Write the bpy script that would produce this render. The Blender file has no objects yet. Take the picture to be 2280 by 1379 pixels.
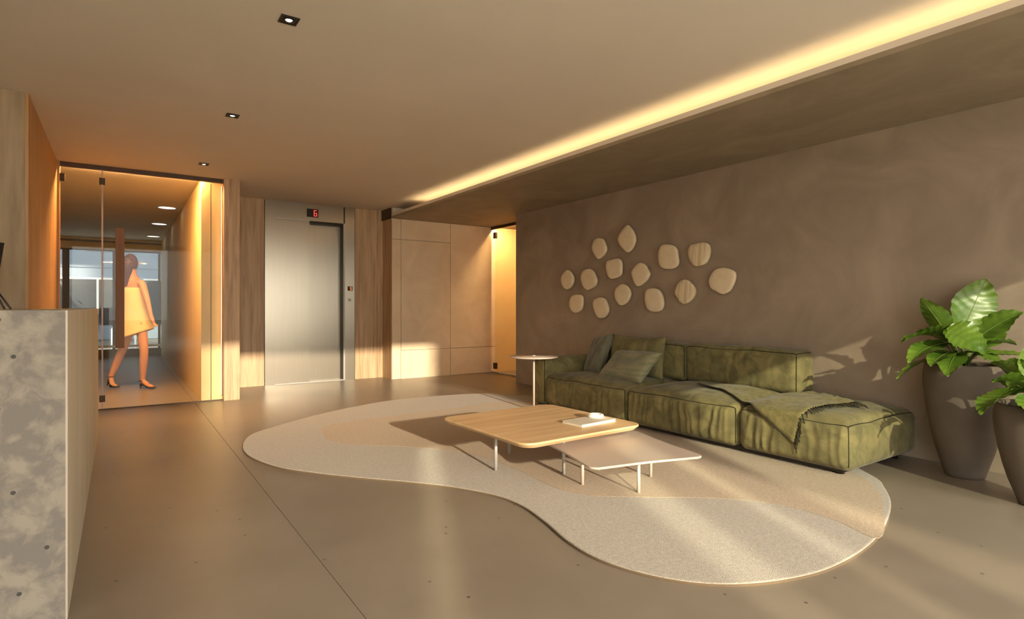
import bpy, bmesh, math, random
from mathutils import Vector, Matrix, noise
random.seed(7)
PI = math.pi
sc = bpy.context.scene
COL = sc.collection

# ------------------------------------------------------------------ camera
F_PX, YAW, HORIZ, EYE, CX = 1280.0, math.radians(34.35), 685.0, 1.10, 1140.0
cam_d = bpy.data.cameras.new('camera'); cam = bpy.data.objects.new('camera', cam_d); COL.objects.link(cam)
cam_d.sensor_width = 36.0; cam_d.lens = F_PX / 2280 * 36; cam_d.shift_y = -(689.5 - HORIZ) / 2280
cam_d.clip_start = 0.02; cam_d.clip_end = 300
cam.location = (0, 0, EYE); cam.rotation_euler = (PI / 2, 0, -YAW)
sc.camera = cam

# ------------------------------------------------------------------ world, sun, exposure
sc.view_settings.view_transform = 'Standard'; sc.view_settings.look = 'None'
sc.view_settings.gamma = 1.0; sc.view_settings.use_curve_mapping = False
sc.view_settings.exposure = 0.40
w = bpy.data.worlds.new('sky'); sc.world = w; w.use_nodes = True
bg = w.node_tree.nodes['Background']; bg.inputs[0].default_value = (1.0, 0.965, 0.92, 1); bg.inputs[1].default_value = 5.4
def sun(name, az, el, power, col, ang):
    d = bpy.data.lights.new(name, 'SUN'); d.energy = power; d.color = col; d.angle = math.radians(ang)
    o = bpy.data.objects.new(name, d); COL.objects.link(o)
    v = Vector((math.sin(math.radians(az)) * math.cos(math.radians(el)), math.cos(math.radians(az)) * math.cos(math.radians(el)), -math.sin(math.radians(el))))
    o.rotation_euler = v.to_track_quat('-Z', 'Y').to_euler(); o.location = -v * 30
    return o
sun('sun_evening', 7.0, 11.5, 5.4, (1.0, 0.82, 0.62), 0.85)      # low sun, along the room
sun('sun_glint', 24.5, 22.0, 2.9, (1.0, 0.92, 0.66), 0.45)       # sun thrown back by glazing across the street
cy = sc.cycles
cy.max_bounces = 10; cy.diffuse_bounces = 6; cy.glossy_bounces = 4; cy.transparent_max_bounces = 16
cy.sample_clamp_indirect = 4.0; cy.caustics_reflective = False; cy.caustics_refractive = False

# ------------------------------------------------------------------ helpers
S_, C_ = math.sin(YAW), math.cos(YAW)
def ray(px, py):
    l = (px - CX) / F_PX
    return Vector((S_ + l * C_, C_ - l * S_, -(py - HORIZ) / F_PX))
def onz(px, py, z=0.0):
    r = ray(px, py); return Vector((0, 0, EYE)) + r * ((z - EYE) / r.z)
def onx(px, py, x):
    r = ray(px, py); return Vector((0, 0, EYE)) + r * (x / r.x)
def ony(px, py, y):
    r = ray(px, py); return Vector((0, 0, EYE)) + r * (y / r.y)
def atd(px, py, d):
    return Vector((0, 0, EYE)) + ray(px, py) * d

def lin(c):
    return tuple((v / 12.92 if v <= 0.04045 else ((v + 0.055) / 1.055) ** 2.4) for v in (c[0] / 255, c[1] / 255, c[2] / 255)) + (1,)

def mat(name, c1, c2=None, scale=3.0, stretch=(1, 1, 1), rough=0.6, metal=0.0, bump=0.0, bscale=None, detail=6.0,
        lo=0.35, hi=0.65, sheen=0.0, spec=0.5, c3=None, pits=None, emis=None, estr=0.0, aniso=0.0, trans=0.0, distort=0.0, coat=0.0, rvar=0.0, wave=None):
    m = bpy.data.materials.new(name); m.use_nodes = True
    nt = m.node_tree; N = nt.nodes; L = nt.links; b = N['Principled BSDF']
    b.inputs['Roughness'].default_value = rough; b.inputs['Metallic'].default_value = metal
    b.inputs['Specular IOR Level'].default_value = spec
    if sheen: b.inputs['Sheen Weight'].default_value = sheen; b.inputs['Sheen Roughness'].default_value = 0.45
    if coat: b.inputs['Coat Weight'].default_value = coat
    if aniso: b.inputs['Anisotropic'].default_value = aniso
    if trans: b.inputs['Subsurface Weight'].default_value = 0.0
    tc = N.new('ShaderNodeTexCoord'); mp = N.new('ShaderNodeMapping'); mp.inputs['Scale'].default_value = stretch
    L.new(tc.outputs['Object'], mp.inputs['Vector'])
    nz = N.new('ShaderNodeTexNoise'); nz.inputs['Scale'].default_value = scale; nz.inputs['Detail'].default_value = detail
    nz.inputs['Roughness'].default_value = 0.6; nz.inputs['Distortion'].default_value = distort
    L.new(mp.outputs['Vector'], nz.inputs['Vector'])
    col = None
    if c2 is not None:
        rp = N.new('ShaderNodeValToRGB'); e = rp.color_ramp.elements
        e[0].position = lo; e[0].color = lin(c1); e[1].position = hi; e[1].color = lin(c2)
        if c3 is not None:
            n = rp.color_ramp.elements.new((lo + hi) / 2); n.color = lin(c3)
        L.new(nz.outputs['Fac'], rp.inputs['Fac']); col = rp.outputs['Color']
    if wave is not None:                                     # (colour, scale, strength): grain lines
        n2 = N.new('ShaderNodeTexNoise'); n2.inputs['Scale'].default_value = wave[1]; n2.inputs['Detail'].default_value = 8
        L.new(mp.outputs['Vector'], n2.inputs['Vector'])
        r2 = N.new('ShaderNodeValToRGB'); r2.color_ramp.elements[0].position = 0.52; r2.color_ramp.elements[1].position = 0.75
        r2.color_ramp.elements[0].color = (0, 0, 0, 1); r2.color_ramp.elements[1].color = (wave[2],) * 3 + (1,)
        L.new(n2.outputs['Fac'], r2.inputs['Fac'])
        mx = N.new('ShaderNodeMixRGB'); L.new(r2.outputs['Color'], mx.inputs['Fac']); L.new(col, mx.inputs['Color1']); mx.inputs['Color2'].default_value = lin(wave[0])
        col = mx.outputs['Color']
    if pits is not None:                                     # (colour, scale, threshold): small dark specks
        vo = N.new('ShaderNodeTexVoronoi'); vo.inputs['Scale'].default_value = pits[1]; vo.voronoi_dimensions = '2D'
        pm = N.new('ShaderNodeMapping'); L.new(tc.outputs['Object'], pm.inputs['Vector']); L.new(pm.outputs['Vector'], vo.inputs['Vector'])
        if len(pits) > 4: pm.inputs['Rotation'].default_value = (PI / 2, 0, 0)
        sel = N.new('ShaderNodeMath'); sel.operation = 'LESS_THAN'; sel.inputs[1].default_value = pits[2]; L.new(vo.outputs['Distance'], sel.inputs[0])
        sp = N.new('ShaderNodeSeparateColor'); L.new(vo.outputs['Color'], sp.inputs['Color'])
        gt = N.new('ShaderNodeMath'); gt.operation = 'GREATER_THAN'; gt.inputs[1].default_value = pits[3] if len(pits) > 3 else 0.5; L.new(sp.outputs[0], gt.inputs[0])
        mu = N.new('ShaderNodeMath'); mu.operation = 'MULTIPLY'; L.new(sel.outputs[0], mu.inputs[0]); L.new(gt.outputs[0], mu.inputs[1])
        mx = N.new('ShaderNodeMixRGB'); L.new(mu.outputs[0], mx.inputs['Fac'])
        if col is not None: L.new(col, mx.inputs['Color1'])
        else: mx.inputs['Color1'].default_value = lin(c1)
        mx.inputs['Color2'].default_value = lin(pits[0]); col = mx.outputs['Color']
    if col is not None: L.new(col, b.inputs['Base Color'])
    else: b.inputs['Base Color'].default_value = lin(c1)
    if rvar:
        ma = N.new('ShaderNodeMath'); ma.operation = 'MULTIPLY_ADD'; ma.inputs[1].default_value = rvar; ma.inputs[2].default_value = rough - rvar / 2
        L.new(nz.outputs['Fac'], ma.inputs[0]); L.new(ma.outputs[0], b.inputs['Roughness'])
    if bump:
        bn = N.new('ShaderNodeTexNoise'); bn.inputs['Scale'].default_value = bscale or scale * 6; bn.inputs['Detail'].default_value = 5
        L.new(mp.outputs['Vector'], bn.inputs['Vector'])
        bp = N.new('ShaderNodeBump'); bp.inputs['Strength'].default_value = bump; bp.inputs['Distance'].default_value = 0.01
        L.new(bn.outputs['Fac'], bp.inputs['Height']); L.new(bp.outputs['Normal'], b.inputs['Normal'])
    if emis is not None:
        b.inputs['Emission Color'].default_value = lin(emis); b.inputs['Emission Strength'].default_value = estr
    return m

def glass_mat(name, tint=(1, 1, 1), refl=1.0):
    m = bpy.data.materials.new(name); m.use_nodes = True; nt = m.node_tree; N = nt.nodes; L = nt.links
    for n in list(N): N.remove(n)
    out = N.new('ShaderNodeOutputMaterial'); t = N.new('ShaderNodeBsdfTransparent'); t.inputs[0].default_value = tint + (1,)
    g = N.new('ShaderNodeBsdfGlossy'); g.inputs['Roughness'].default_value = 0.0; mx = N.new('ShaderNodeMixShader')
    fr = N.new('ShaderNodeLayerWeight'); fr.inputs['Blend'].default_value = 0.5      # Schlick reflection, same from both sides
    pw = N.new('ShaderNodeMath'); pw.operation = 'POWER'; pw.inputs[1].default_value = 5; L.new(fr.outputs['Facing'], pw.inputs[0])
    mu = N.new('ShaderNodeMath'); mu.operation = 'MULTIPLY_ADD'; mu.inputs[1].default_value = .96; mu.inputs[2].default_value = .04 * refl; mu.use_clamp = True
    L.new(pw.outputs[0], mu.inputs[0]); L.new(mu.outputs[0], mx.inputs[0])
    L.new(t.outputs[0], mx.inputs[1]); L.new(g.outputs[0], mx.inputs[2]); L.new(mx.outputs[0], out.inputs[0])
    return m

def emit_mat(name, col, s):
    m = bpy.data.materials.new(name); m.use_nodes = True; nt = m.node_tree; N = nt.nodes
    for n in list(N): N.remove(n)
    out = N.new('ShaderNodeOutputMaterial'); e = N.new('ShaderNodeEmission'); e.inputs[0].default_value = col + (1,); e.inputs[1].default_value = s
    nt.links.new(e.outputs[0], out.inputs[0]); return m

WL = {}
class MB:
    """collects geometry in world coordinates; build() links it as one mesh object"""
    def __init__(s): s.v = []; s.f = []; s.sm = []
    def add(s, vs, fs, smooth=False):
        o = len(s.v); s.v += [Vector(p) for p in vs]; s.f += [tuple(i + o for i in f) for f in fs]; s.sm += [smooth] * len(fs); return s
    def box(s, x0, x1, y0, y1, z0, z1, bev=0.0):
        x0, x1 = min(x0, x1), max(x0, x1); y0, y1 = min(y0, y1), max(y0, y1); z0, z1 = min(z0, z1), max(z0, z1)
        if bev:
            bm = bmesh.new(); bmesh.ops.create_cube(bm, size=1)
            for v in bm.verts: v.co = Vector((x0 + (v.co.x + .5) * (x1 - x0), y0 + (v.co.y + .5) * (y1 - y0), z0 + (v.co.z + .5) * (z1 - z0)))
            bmesh.ops.bevel(bm, geom=bm.edges[:], offset=bev, segments=2, profile=0.5, affect='EDGES')
            bm.verts.ensure_lookup_table(); s.add([v.co.copy() for v in bm.verts], [[v.index for v in f.verts] for f in bm.faces]); bm.free(); return s
        return s.add([(x0, y0, z0), (x1, y0, z0), (x1, y1, z0), (x0, y1, z0), (x0, y0, z1), (x1, y0, z1), (x1, y1, z1), (x0, y1, z1)],
                     [(0, 3, 2, 1), (4, 5, 6, 7), (0, 1, 5, 4), (1, 2, 6, 5), (2, 3, 7, 6), (3, 0, 4, 7)])
    def loft(s, rings, caps=True, smooth=True, closed=True):
        n = len(rings[0]); vs = [p for r in rings for p in r]; fs = []
        for i in range(len(rings) - 1):
            for j in range(n if closed else n - 1):
                k = (j + 1) % n; fs.append((i * n + j, i * n + k, (i + 1) * n + k, (i + 1) * n + j))
        s.add(vs, fs, smooth)
        if caps and closed:
            o = len(s.v) - len(vs)
            s.f.append(tuple(o + j for j in reversed(range(n)))); s.sm.append(False)
            s.f.append(tuple(o + (len(rings) - 1) * n + j for j in range(n))); s.sm.append(False)
        return s
    def tube(s, pts, r, n=10, caps=True):
        pts = [Vector(p) for p in pts]; rings = []
        rs = r if isinstance(r, (list, tuple)) else [r] * len(pts)
        for i, p in enumerate(pts):
            t = (pts[min(i + 1, len(pts) - 1)] - pts[max(i - 1, 0)]).normalized()
            a = Vector((0, 0, 1)) if abs(t.z) < .9 else Vector((1, 0, 0))
            u = t.cross(a).normalized(); v = t.cross(u)
            rings.append([p + (u * math.cos(2 * PI * k / n) + v * math.sin(2 * PI * k / n)) * rs[i] for k in range(n)])
        return s.loft(rings, caps)
    def lathe(s, prof, cx, cy, n=48, caps=False):
        return s.loft([[Vector((cx + r * math.cos(2 * PI * k / n), cy + r * math.sin(2 * PI * k / n), z)) for k in range(n)] for r, z in prof], caps)
    def build(s, name, m, parent=None, loc=None):
        base = WL[parent] if parent is not None else (Vector(loc) if loc is not None else Vector((0, 0, 0)))
        me = bpy.data.meshes.new(name); me.from_pydata([p - base for p in s.v], [], s.f)
        bm = bmesh.new(); bm.from_mesh(me); bmesh.ops.recalc_face_normals(bm, faces=bm.faces[:]); bm.to_mesh(me); bm.free()
        for p, q in zip(me.polygons, s.sm): p.use_smooth = q
        o = bpy.data.objects.new(name, me); COL.objects.link(o); me.materials.append(m)
        if parent is not None: o.parent = parent
        else: o.location = base
        WL[o] = base.copy(); return o

def tag(o, label=None, cat=None, group=None, kind=None):
    if label: o['label'] = label
    if cat: o['category'] = cat
    if group: o['group'] = group
    if kind: o['kind'] = kind
    return o
def thing(name, loc, label=None, cat=None, group=None, kind=None):
    o = bpy.data.objects.new(name, None); COL.objects.link(o); o.location = loc; o.empty_display_size = 0.1
    WL[o] = Vector(loc); return tag(o, label, cat, group, kind)
def box(name, m, x0, x1, y0, y1, z0, z1, parent=None, bev=0.0, loc=None):
    return MB().box(x0, x1, y0, y1, z0, z1, bev).build(name, m, parent, loc)
def struct(o): o['kind'] = 'structure'; return o
def spline(pts, n=8, closed=True):
    P = [Vector(p) for p in pts]; out = []; k = len(P)
    for i in range(k if closed else k - 1):
        g = (lambda j: P[j % k]) if closed else (lambda j: P[max(0, min(k - 1, j))])
        a, b, c, d = g(i - 1), g(i), g(i + 1), g(i + 2)
        for j in range(n):
            t = j / n
            out.append(0.5 * (2 * b + (c - a) * t + (2 * a - 5 * b + 4 * c - d) * t * t + (3 * b - a - 3 * c + d) * t ** 3))
    if not closed: out.append(P[-1])
    return out

# ------------------------------------------------------------------ materials
M = {}
M['floor'] = mat('polished_concrete', (122, 111, 98), (143, 132, 118), scale=0.9, rough=0.34, rvar=0.16, bump=0.04, bscale=9, pits=((84, 80, 74), 3.6, 0.026, 0.5), lo=.3, hi=.7)
M['floor_base'] = mat('floor_joint', (60, 54, 46))
M['ceiling'] = mat('painted_ceiling', (228, 220, 208), (233, 225, 213), scale=1.2, rough=0.85)
M['plaster'] = mat('venetian_plaster', (145, 129, 112), (168, 151, 132), scale=1.6, detail=9, distort=1.2, rough=0.62, bump=0.10, bscale=5, lo=.32, hi=.68, rvar=0.15)
M['soffit'] = mat('soffit_plaster', (142, 129, 110), (163, 149, 129), scale=1.8, stretch=(1, .7, 1), detail=9, distort=1.4, rough=0.6, bump=0.08, bscale=5, lo=.32, hi=.68)
M['wood'] = mat('light_oak', (178, 148, 114), (206, 176, 140), scale=5, stretch=(3, 3, .18), rough=0.5, wave=((140, 104, 68), 9, .7), bump=0.05, bscale=20)
M['wood_warm'] = mat('warm_oak', (172, 128, 82), (192, 148, 98), scale=5, stretch=(3, 3, .18), rough=0.5, wave=((136, 96, 58), 9, .6))
M['board'] = mat('board_marked_cladding', (150, 128, 102), (176, 154, 124), scale=4, stretch=(2.5, 2.5, .3), rough=0.7, wave=((118, 98, 76), 6, .6), bump=.08, bscale=12)
M['stone'] = mat('travertine_panel', (218, 198, 168), (234, 216, 188), scale=2.2, detail=8, distort=1.0, rough=0.5, lo=.3, hi=.7)
M['steel'] = mat('brushed_steel', (164, 155, 141), (169, 160, 146), scale=30, stretch=(6, 6, .05), rough=0.30, metal=1.0, aniso=0.6)
M['steel_shade'] = mat('shaded_reveal', (40, 34, 28), rough=0.5, metal=.4)  # near-black steel: shade of the door recess put into the colour
M['black'] = mat('black_metal', (30, 26, 22), rough=0.5)
M['bronze'] = mat('bronze_fitting', (66, 54, 42), rough=0.4, metal=.6)
M['brown_channel'] = mat('bronze_channel', (66, 44, 26), rough=0.5)
M['glass'] = glass_mat('clear_glass', (0.97, 0.98, 0.96), 0.3)
M['glass_edge'] = mat('glass_edge', (236, 206, 168), rough=0.3, emis=None)
M['white_metal'] = mat('cream_lacquered_metal', (192, 177, 164), rough=0.4)
M['grey_metal'] = mat('satin_grey_metal', (178, 176, 172), rough=0.35, metal=.3)
M['concrete_desk'] = mat('mottled_concrete', (122, 114, 106), (152, 142, 127), scale=11, detail=12, distort=.35, rough=.75, lo=.42, hi=.58, bump=.12, bscale=25, pits=((70, 66, 60), 7, .05, .45, 1))
M['concrete_side'] = mat('smooth_concrete', (188, 175, 152), (204, 190, 166), scale=3, stretch=(2, 1, .25), rough=.6, bump=.05)
M['sofa'] = mat('olive_velvet', (95, 90, 56), (134, 124, 80), scale=7, detail=8, distort=.8, rough=.9, sheen=.12, bump=.3, bscale=22, lo=.35, hi=.65)
M['sofa_seam'] = mat('dark_olive_piping', (44, 42, 22), rough=.9)
M['pillow_dark'] = mat('grey_green_linen', (98, 98, 80), (114, 113, 92), scale=14, rough=.9, sheen=.3, bump=.2, bscale=60)
M['throw'] = mat('olive_throw', (104, 98, 58), (132, 122, 77), scale=24, rough=.95, sheen=.12, bump=.35, bscale=90)
M['fringe'] = mat('dark_fringe', (52, 46, 26), rough=.9)
M['rug'] = mat('wool_rug', (154, 145, 132), (172, 162, 147), scale=60, detail=4, rough=1.0, bump=.5, bscale=220, sheen=.2)
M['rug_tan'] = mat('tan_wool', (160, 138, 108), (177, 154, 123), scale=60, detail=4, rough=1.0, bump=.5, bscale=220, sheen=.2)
M['rug_edge'] = mat('rug_binding', (96, 80, 60), rough=.95)
M['table_wood'] = mat('oak_veneer', (202, 166, 122), (220, 186, 142), scale=4, stretch=(.35, 4, 4), rough=.42, wave=((180, 138, 90), 7, .55))
M['pot'] = mat('taupe_fibrecement', (94, 83, 72), (102, 91, 79), scale=6, rough=.75, bump=.05)
M['soil'] = mat('potting_soil', (50, 40, 30), (70, 56, 42), scale=40, rough=1, bump=.6)
M['leaf'] = mat('glossy_leaf', (62, 92, 26), (106, 130, 42), scale=3.5, stretch=(1, 1, 1), rough=.35, lo=.35, hi=.65, bump=.1, bscale=18)
M['stem'] = mat('leaf_stem', (96, 112, 48), rough=.6)
M['pebble'] = mat('pale_travertine', (230, 210, 174), (240, 222, 190), scale=9, detail=8, rough=.6, bump=.12, bscale=30)
M['pebble_b'] = mat('streaked_travertine', (234, 218, 182), (216, 190, 154), scale=4, stretch=(.3, 6, .5), detail=3, rough=.6, lo=.45, hi=.55, bump=.1, bscale=30)
M['led'] = emit_mat('warm_led', (1.0, 0.72, 0.38), 13.0)
M['led_orange'] = emit_mat('amber_led', (1.0, 0.52, 0.18), 560.0)
M['led_corridor'] = emit_mat('corridor_led', (1.0, 0.60, 0.26), 330.0)
M['led_side'] = emit_mat('side_led', (1.0, 0.58, 0.24), 4.5)
M['lamp'] = emit_mat('lamp_white', (1.0, 0.92, 0.80), 9.0)
M['panel_light'] = emit_mat('panel_light_white', (1.0, 0.95, 0.88), 1.6)
M['red'] = emit_mat('red_segments', (1.0, 0.10, 0.08), 0.9)
M['amber'] = emit_mat('amber_segments', (1.0, 0.32, 0.10), 0.6)
M['display'] = mat('display_black', (22, 14, 12), rough=.25)
M['display_red'] = mat('display_dark_red', (92, 18, 16), rough=.25)
M['skin'] = mat('skin', (206, 152, 116), rough=.55)
M['hair'] = mat('auburn_hair', (52, 20, 12), (74, 32, 18), scale=30, stretch=(4, 4, .4), rough=.5)
M['dress'] = mat('pale_yellow_dress', (222, 204, 146), (230, 212, 156), scale=10, rough=.8)
M['sandal'] = mat('black_sandal', (34, 28, 26), rough=.4)
M['hall_wall'] = mat('hall_plaster', (222, 194, 146), (230, 202, 154), scale=2, rough=.6)
M['hall_dark'] = mat('hall_grey', (112, 106, 100), rough=.7)
M['paper'] = mat('book_cover', (206, 196, 178), rough=.7)
M['pages'] = mat('book_pages', (230, 222, 206), rough=.8)
M['ceramic'] = mat('white_ceramic', (240, 234, 222), rough=.3)
M['screen'] = mat('monitor_black', (26, 24, 24), rough=.3)
M['street'] = mat('street_paving', (172, 166, 156), (184, 178, 168), scale=3, rough=.9)
M['facade_pale'] = mat('pale_render', (140, 156, 176), (150, 166, 186), scale=2, rough=.9)
M['blocker'] = mat('blocker_render', (190, 178, 160), (200, 188, 168), scale=2, rough=.9)
M['shop_glass'] = mat('dark_shop_glass', (38, 46, 58), rough=.15)
M['van'] = mat('dark_paint', (36, 40, 48), rough=.25, coat=.5)
M['white_paint'] = mat('white_paint', (222, 226, 230), rough=.4)
M['sign_green'] = mat('sign_olive', (168, 164, 66), rough=.6)
M['rubber'] = mat('rubber', (24, 24, 24), rough=.8)

# ------------------------------------------------------------------ room dimensions (metres; camera at X=Y=0)
CEIL, SOFF = 2.62, 2.46
XR, XL, YF = 4.82, -0.53, -1.4           # right wall, oak wall face, street front
YG, YE, YC = 7.58, 8.62, 8.25            # glass screen, lift wall, stone wall
YRW = 6.95                               # far end of the right wall
COVE = 3.42
YH = 15.5                                # far glazed end of the hall

# floor: base with cast slabs, one joint at X = 0.72
fl = struct(box('floor', M['floor_base'], -4.0, 7.2, YF - .2, YH + .1, -0.12, -0.02))
for x0, x1 in ((-4.0, 0.7185), (0.7215, 7.2)):
    for y0, y1 in ((YF - .2, 4.0), (4.0, YH + .1)):
        box('floor_slab', M['floor'], x0, x1, y0, y1 - (.0 if y1 > 5 else .0), -0.02, 0.0, fl)

# ceiling of the lobby and hall
ce = struct(box('ceiling', M['ceiling'], -4.0, 7.2, YF - .2, YH + .1, CEIL, CEIL + .12))
# right wall
struct(box('wall_right', M['plaster'], XR, XR + .2, YF, YRW, 0, CEIL))
box('trim_1', M['plaster'], XR - .006, XR, 5.2, YRW, 0, .03) ; struct(bpy.data.objects['trim_1'])
# dropped soffit with cove
so = thing('trim_2', (COVE, 3.0, SOFF), kind='structure')
box('soffit_panel', M['soffit'], COVE, XR, YF, YC, SOFF, SOFF + .03, so)
box('cove_lip', M['ceiling'], COVE, COVE + .02, YF, YC, SOFF + .03, SOFF + .068, so)
box('cove_back', M['ceiling'], COVE + .22, COVE + .24, YF, YC, SOFF + .03, CEIL, so)
box('corridor_ceiling', M['soffit'], XR, 7.2, YRW - .6, YC, SOFF, SOFF + .03, so)
led = box('led_strip', M['led'], COVE + .07, COVE + .085, YF, YC - .8, SOFF + .032, SOFF + .045)
tag(led, 'warm glowing light strip hidden in the long ceiling cove', 'light strip')

# left: oak clad block with board-marked front
lb = struct(box('wall_left', M['board'], -4.0, XL - .02, 5.30, YG + .04, 0, CEIL))
for i in range(6):
    a = 5.30 + i * (YG - 5.30) / 6
    box('plank', M['wood_warm'], XL - .02, XL, a + (.0 if i == 0 else .003), a + (YG - 5.30) / 6 - .003, 0, CEIL, lb, bev=.0015)
struct(box('wall_reception', M['board'], -4.1, -4.0, YF, YG, 0, CEIL))

# back: pier, recessed oak panels, lift wall, stone wall
wb = struct(box('wall_back', M['hall_dark'], 1.19, 3.46, YE + .32, YE + .5, 0, CEIL))
pr = struct(box('wall_pier', M['hall_wall'], 0.80, 1.19, YG + .09, YH, 0, CEIL))
box('oak_panel', M['wood'], 1.02, 1.19, 7.50, YG + .09, 0, CEIL, pr, bev=.003)
box('oak_panel', M['wood'], 1.19, 1.20, YG + .09, YE, 0, CEIL, pr)
box('oak_panel', M['wood'], 1.20, 1.682, YE, YE + .32, 0, CEIL, wb, bev=.003)
box('oak_panel', M['wood'], 2.982, 3.335, YE, YE + .32, 0, CEIL, wb, bev=.003)
box('oak_panel', M['wood'], 3.338, 3.435, YE, YE + .32, 0, CEIL, wb, bev=.003)
ws = struct(box('wall_stone', M['hall_dark'], 3.44, 5.30, YC + .02, YC + .68, 0, CEIL))
box('shaded_end_cap', M['bronze'], 3.405, 3.425, YC + .02, YE, 2.46, CEIL, ws)  # dark block, its colour gives the shade on the dropped fascia's end
box('return_panel', M['wood'], 3.425, 3.44, YC + .02, YE, 0, CEIL, ws)
def slab(x0, x1, z0, z1, g=.003):
    box('stone_panel', M['stone'], x0 + g, x1 - g, YC, YC + .02, z0 + g, z1 - g, ws, bev=.002)
slab(3.425, 3.575, 0, 2.145); slab(3.425, 3.575, 2.145, SOFF)
slab(3.575, 4.43, 2.145, SOFF); slab(3.575, 4.43, 0.44, 2.145); slab(3.575, 4.43, 0, .44, .0015)
slab(4.43, 5.30, .44, SOFF); slab(4.43, 5.30, 0, .44)
box('upper_band', M['ceiling'], 3.44, 5.30, YC, YC + .02, SOFF + .03, CEIL, ws)
# corridor to the right
struct(box('wall_corridor', M['hall_wall'], 6.6, 6.7, YRW - .6, YC + .7, 0, CEIL))
struct(box('wall_corridor_near', M['hall_wall'], XR + .2, 6.6, YRW - .6, YRW - .5, 0, CEIL))
struct(box('wall_corridor_far', M['hall_wall'], 5.30, 6.6, YC + .02, YC + .12, 0, CEIL))
d2 = thing('door_2', (5.22, 7.6, 0), kind='structure')
box('glass_pane', M['glass'], 5.215, 5.225, 7.02, 8.15, .03, 2.40, d2)
box('top_rail', M['bronze'], 5.205, 5.235, YRW, YC, 2.415, SOFF, d2)
box('hinge', M['bronze'], 5.20, 5.24, 8.10, 8.17, 2.26, 2.36, d2); box('hinge', M['bronze'], 5.20, 5.24, 8.10, 8.17, .07, .17, d2)
box('threshold', M['grey_metal'], 5.20, 5.24, YRW, YC, 0, .02, d2)
o = thing('wall_light', (5.25, 7.6, SOFF), 'warm linear ceiling lamp behind the glass corridor door', 'lamp')
box('housing', M['white_metal'], 5.236, 5.262, 6.99, 8.2, SOFF - .006, SOFF, o); box('diffuser', M['led_corridor'], 5.238, 5.260, 7.0, 8.19, SOFF - .016, SOFF - .006, o)

# street front behind the camera: glazed, with a head beam
fr = thing('window_2', (0, YF, 0), kind='structure')
box('head_beam', M['plaster'], -4.0, XR + .2, YF - .2, YF, 2.52, CEIL, fr)
for x in (-4.0, -2.6, -1.2):
    box('mullion', M['bronze'], x, x + .05, YF - .1, YF - .05, 0, 2.52, fr)
box('end_post', M['bronze'], XR - .05, XR, YF - .1, YF - .05, 0, 2.52, fr)
for x0, x1 in ((-3.95, -2.6), (-2.55, -1.2), (-1.15, XR - .05)):
    box('glass_pane', M['glass'], x0, x1, YF - .08, YF - .07, 0, 2.52, fr)

# street outside the front: paving and added, unseen slabs that cut the sun into streaks
struct(box('floor_street', M['street'], -40, 40, -45, YF - .2, -.12, -.02))
for i, (x0, x1, hh) in enumerate(((-9.5, -5.44, 8), (-5.26, -4.12, 8), (-3.84, -3.50, 8), (-3.36, -3.05, 8), (1.62, 4.2, 5.5))):
    m = MB().box(x0, x1, -12.08, -12.0, -.02, hh)
    o = m.build('sun_blocker', M['blocker'], None, ((x0 + x1) / 2, -12.04, -.02))
    tag(o, 'tall pale slab added out of view to cut the sunlight into streaks', 'sun blocker', 'added sun blockers across the street')

bm_ = MB().box(-6.75, -3.3, -25.6, -25.0, -.02, 13)  # added unseen block, keeps the second sun off the near right wall
tag(bm_.build('far_sun_blocker', M['blocker'], None, (-5, -25.3, -.02)), 'plain pale block added far across the front street to stop the second sun', 'building')

# ------------------------------------------------------------------ glass screen to the hall
g = thing('window_1', (0.2, YG, 0), kind='structure')
box('header_channel', M['brown_channel'], XL + .02, 1.02, YG - .02, YG + .03, 2.575, CEIL, g)
box('glass_pane', M['glass'], XL + .005, -.158, YG, YG + .01, .01, 2.575, g)
box('glass_pane', M['glass'], .897, 1.018, YG, YG + .01, .01, 2.575, g)
box('corner_profile', M['wood_warm'], XL, XL + .022, YG - .03, YG + .03, 0, 2.62, g)
for z0 in (2.42, .08):
    box('wall_clamp', M['bronze'], XL + .002, XL + .062, YG - .015, YG + .025, z0, z0 + .075, g)
box('glass_edge', M['white_metal'], -.156, -.142, YG - .002, YG + .012, .01, 2.575, g)
box('floor_channel', M['bronze'], XL, 1.02, YG - .005, YG + .015, 0, .01, g)
d = thing('door_1', (.35, YG, 0), kind='structure')
box('glass_pane', M['glass'], -.136, .890, YG, YG + .01, .014, 2.56, d)
box('glass_joint', M['bronze'], .890, .896, YG, YG + .01, .014, 2.56, d)
for z0 in (2.42, .085):
    box('hinge', M['bronze'], -.176, -.124, YG - .015, YG + .025, z0, z0 + .07, d)
h = box('pull_handle', mat('walnut_pull', (112, 78, 48), (126, 90, 56), scale=5, stretch=(3, 3, .2), rough=.55), -.033, .048, YG - .06, YG - .035, .66, 1.955, d, bev=.004)
for z in (.9, 1.7):
    MB().tube([(.0, YG - .04, z), (.0, YG + .0, z)], .008).build('standoff', M['bronze'], h)

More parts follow.
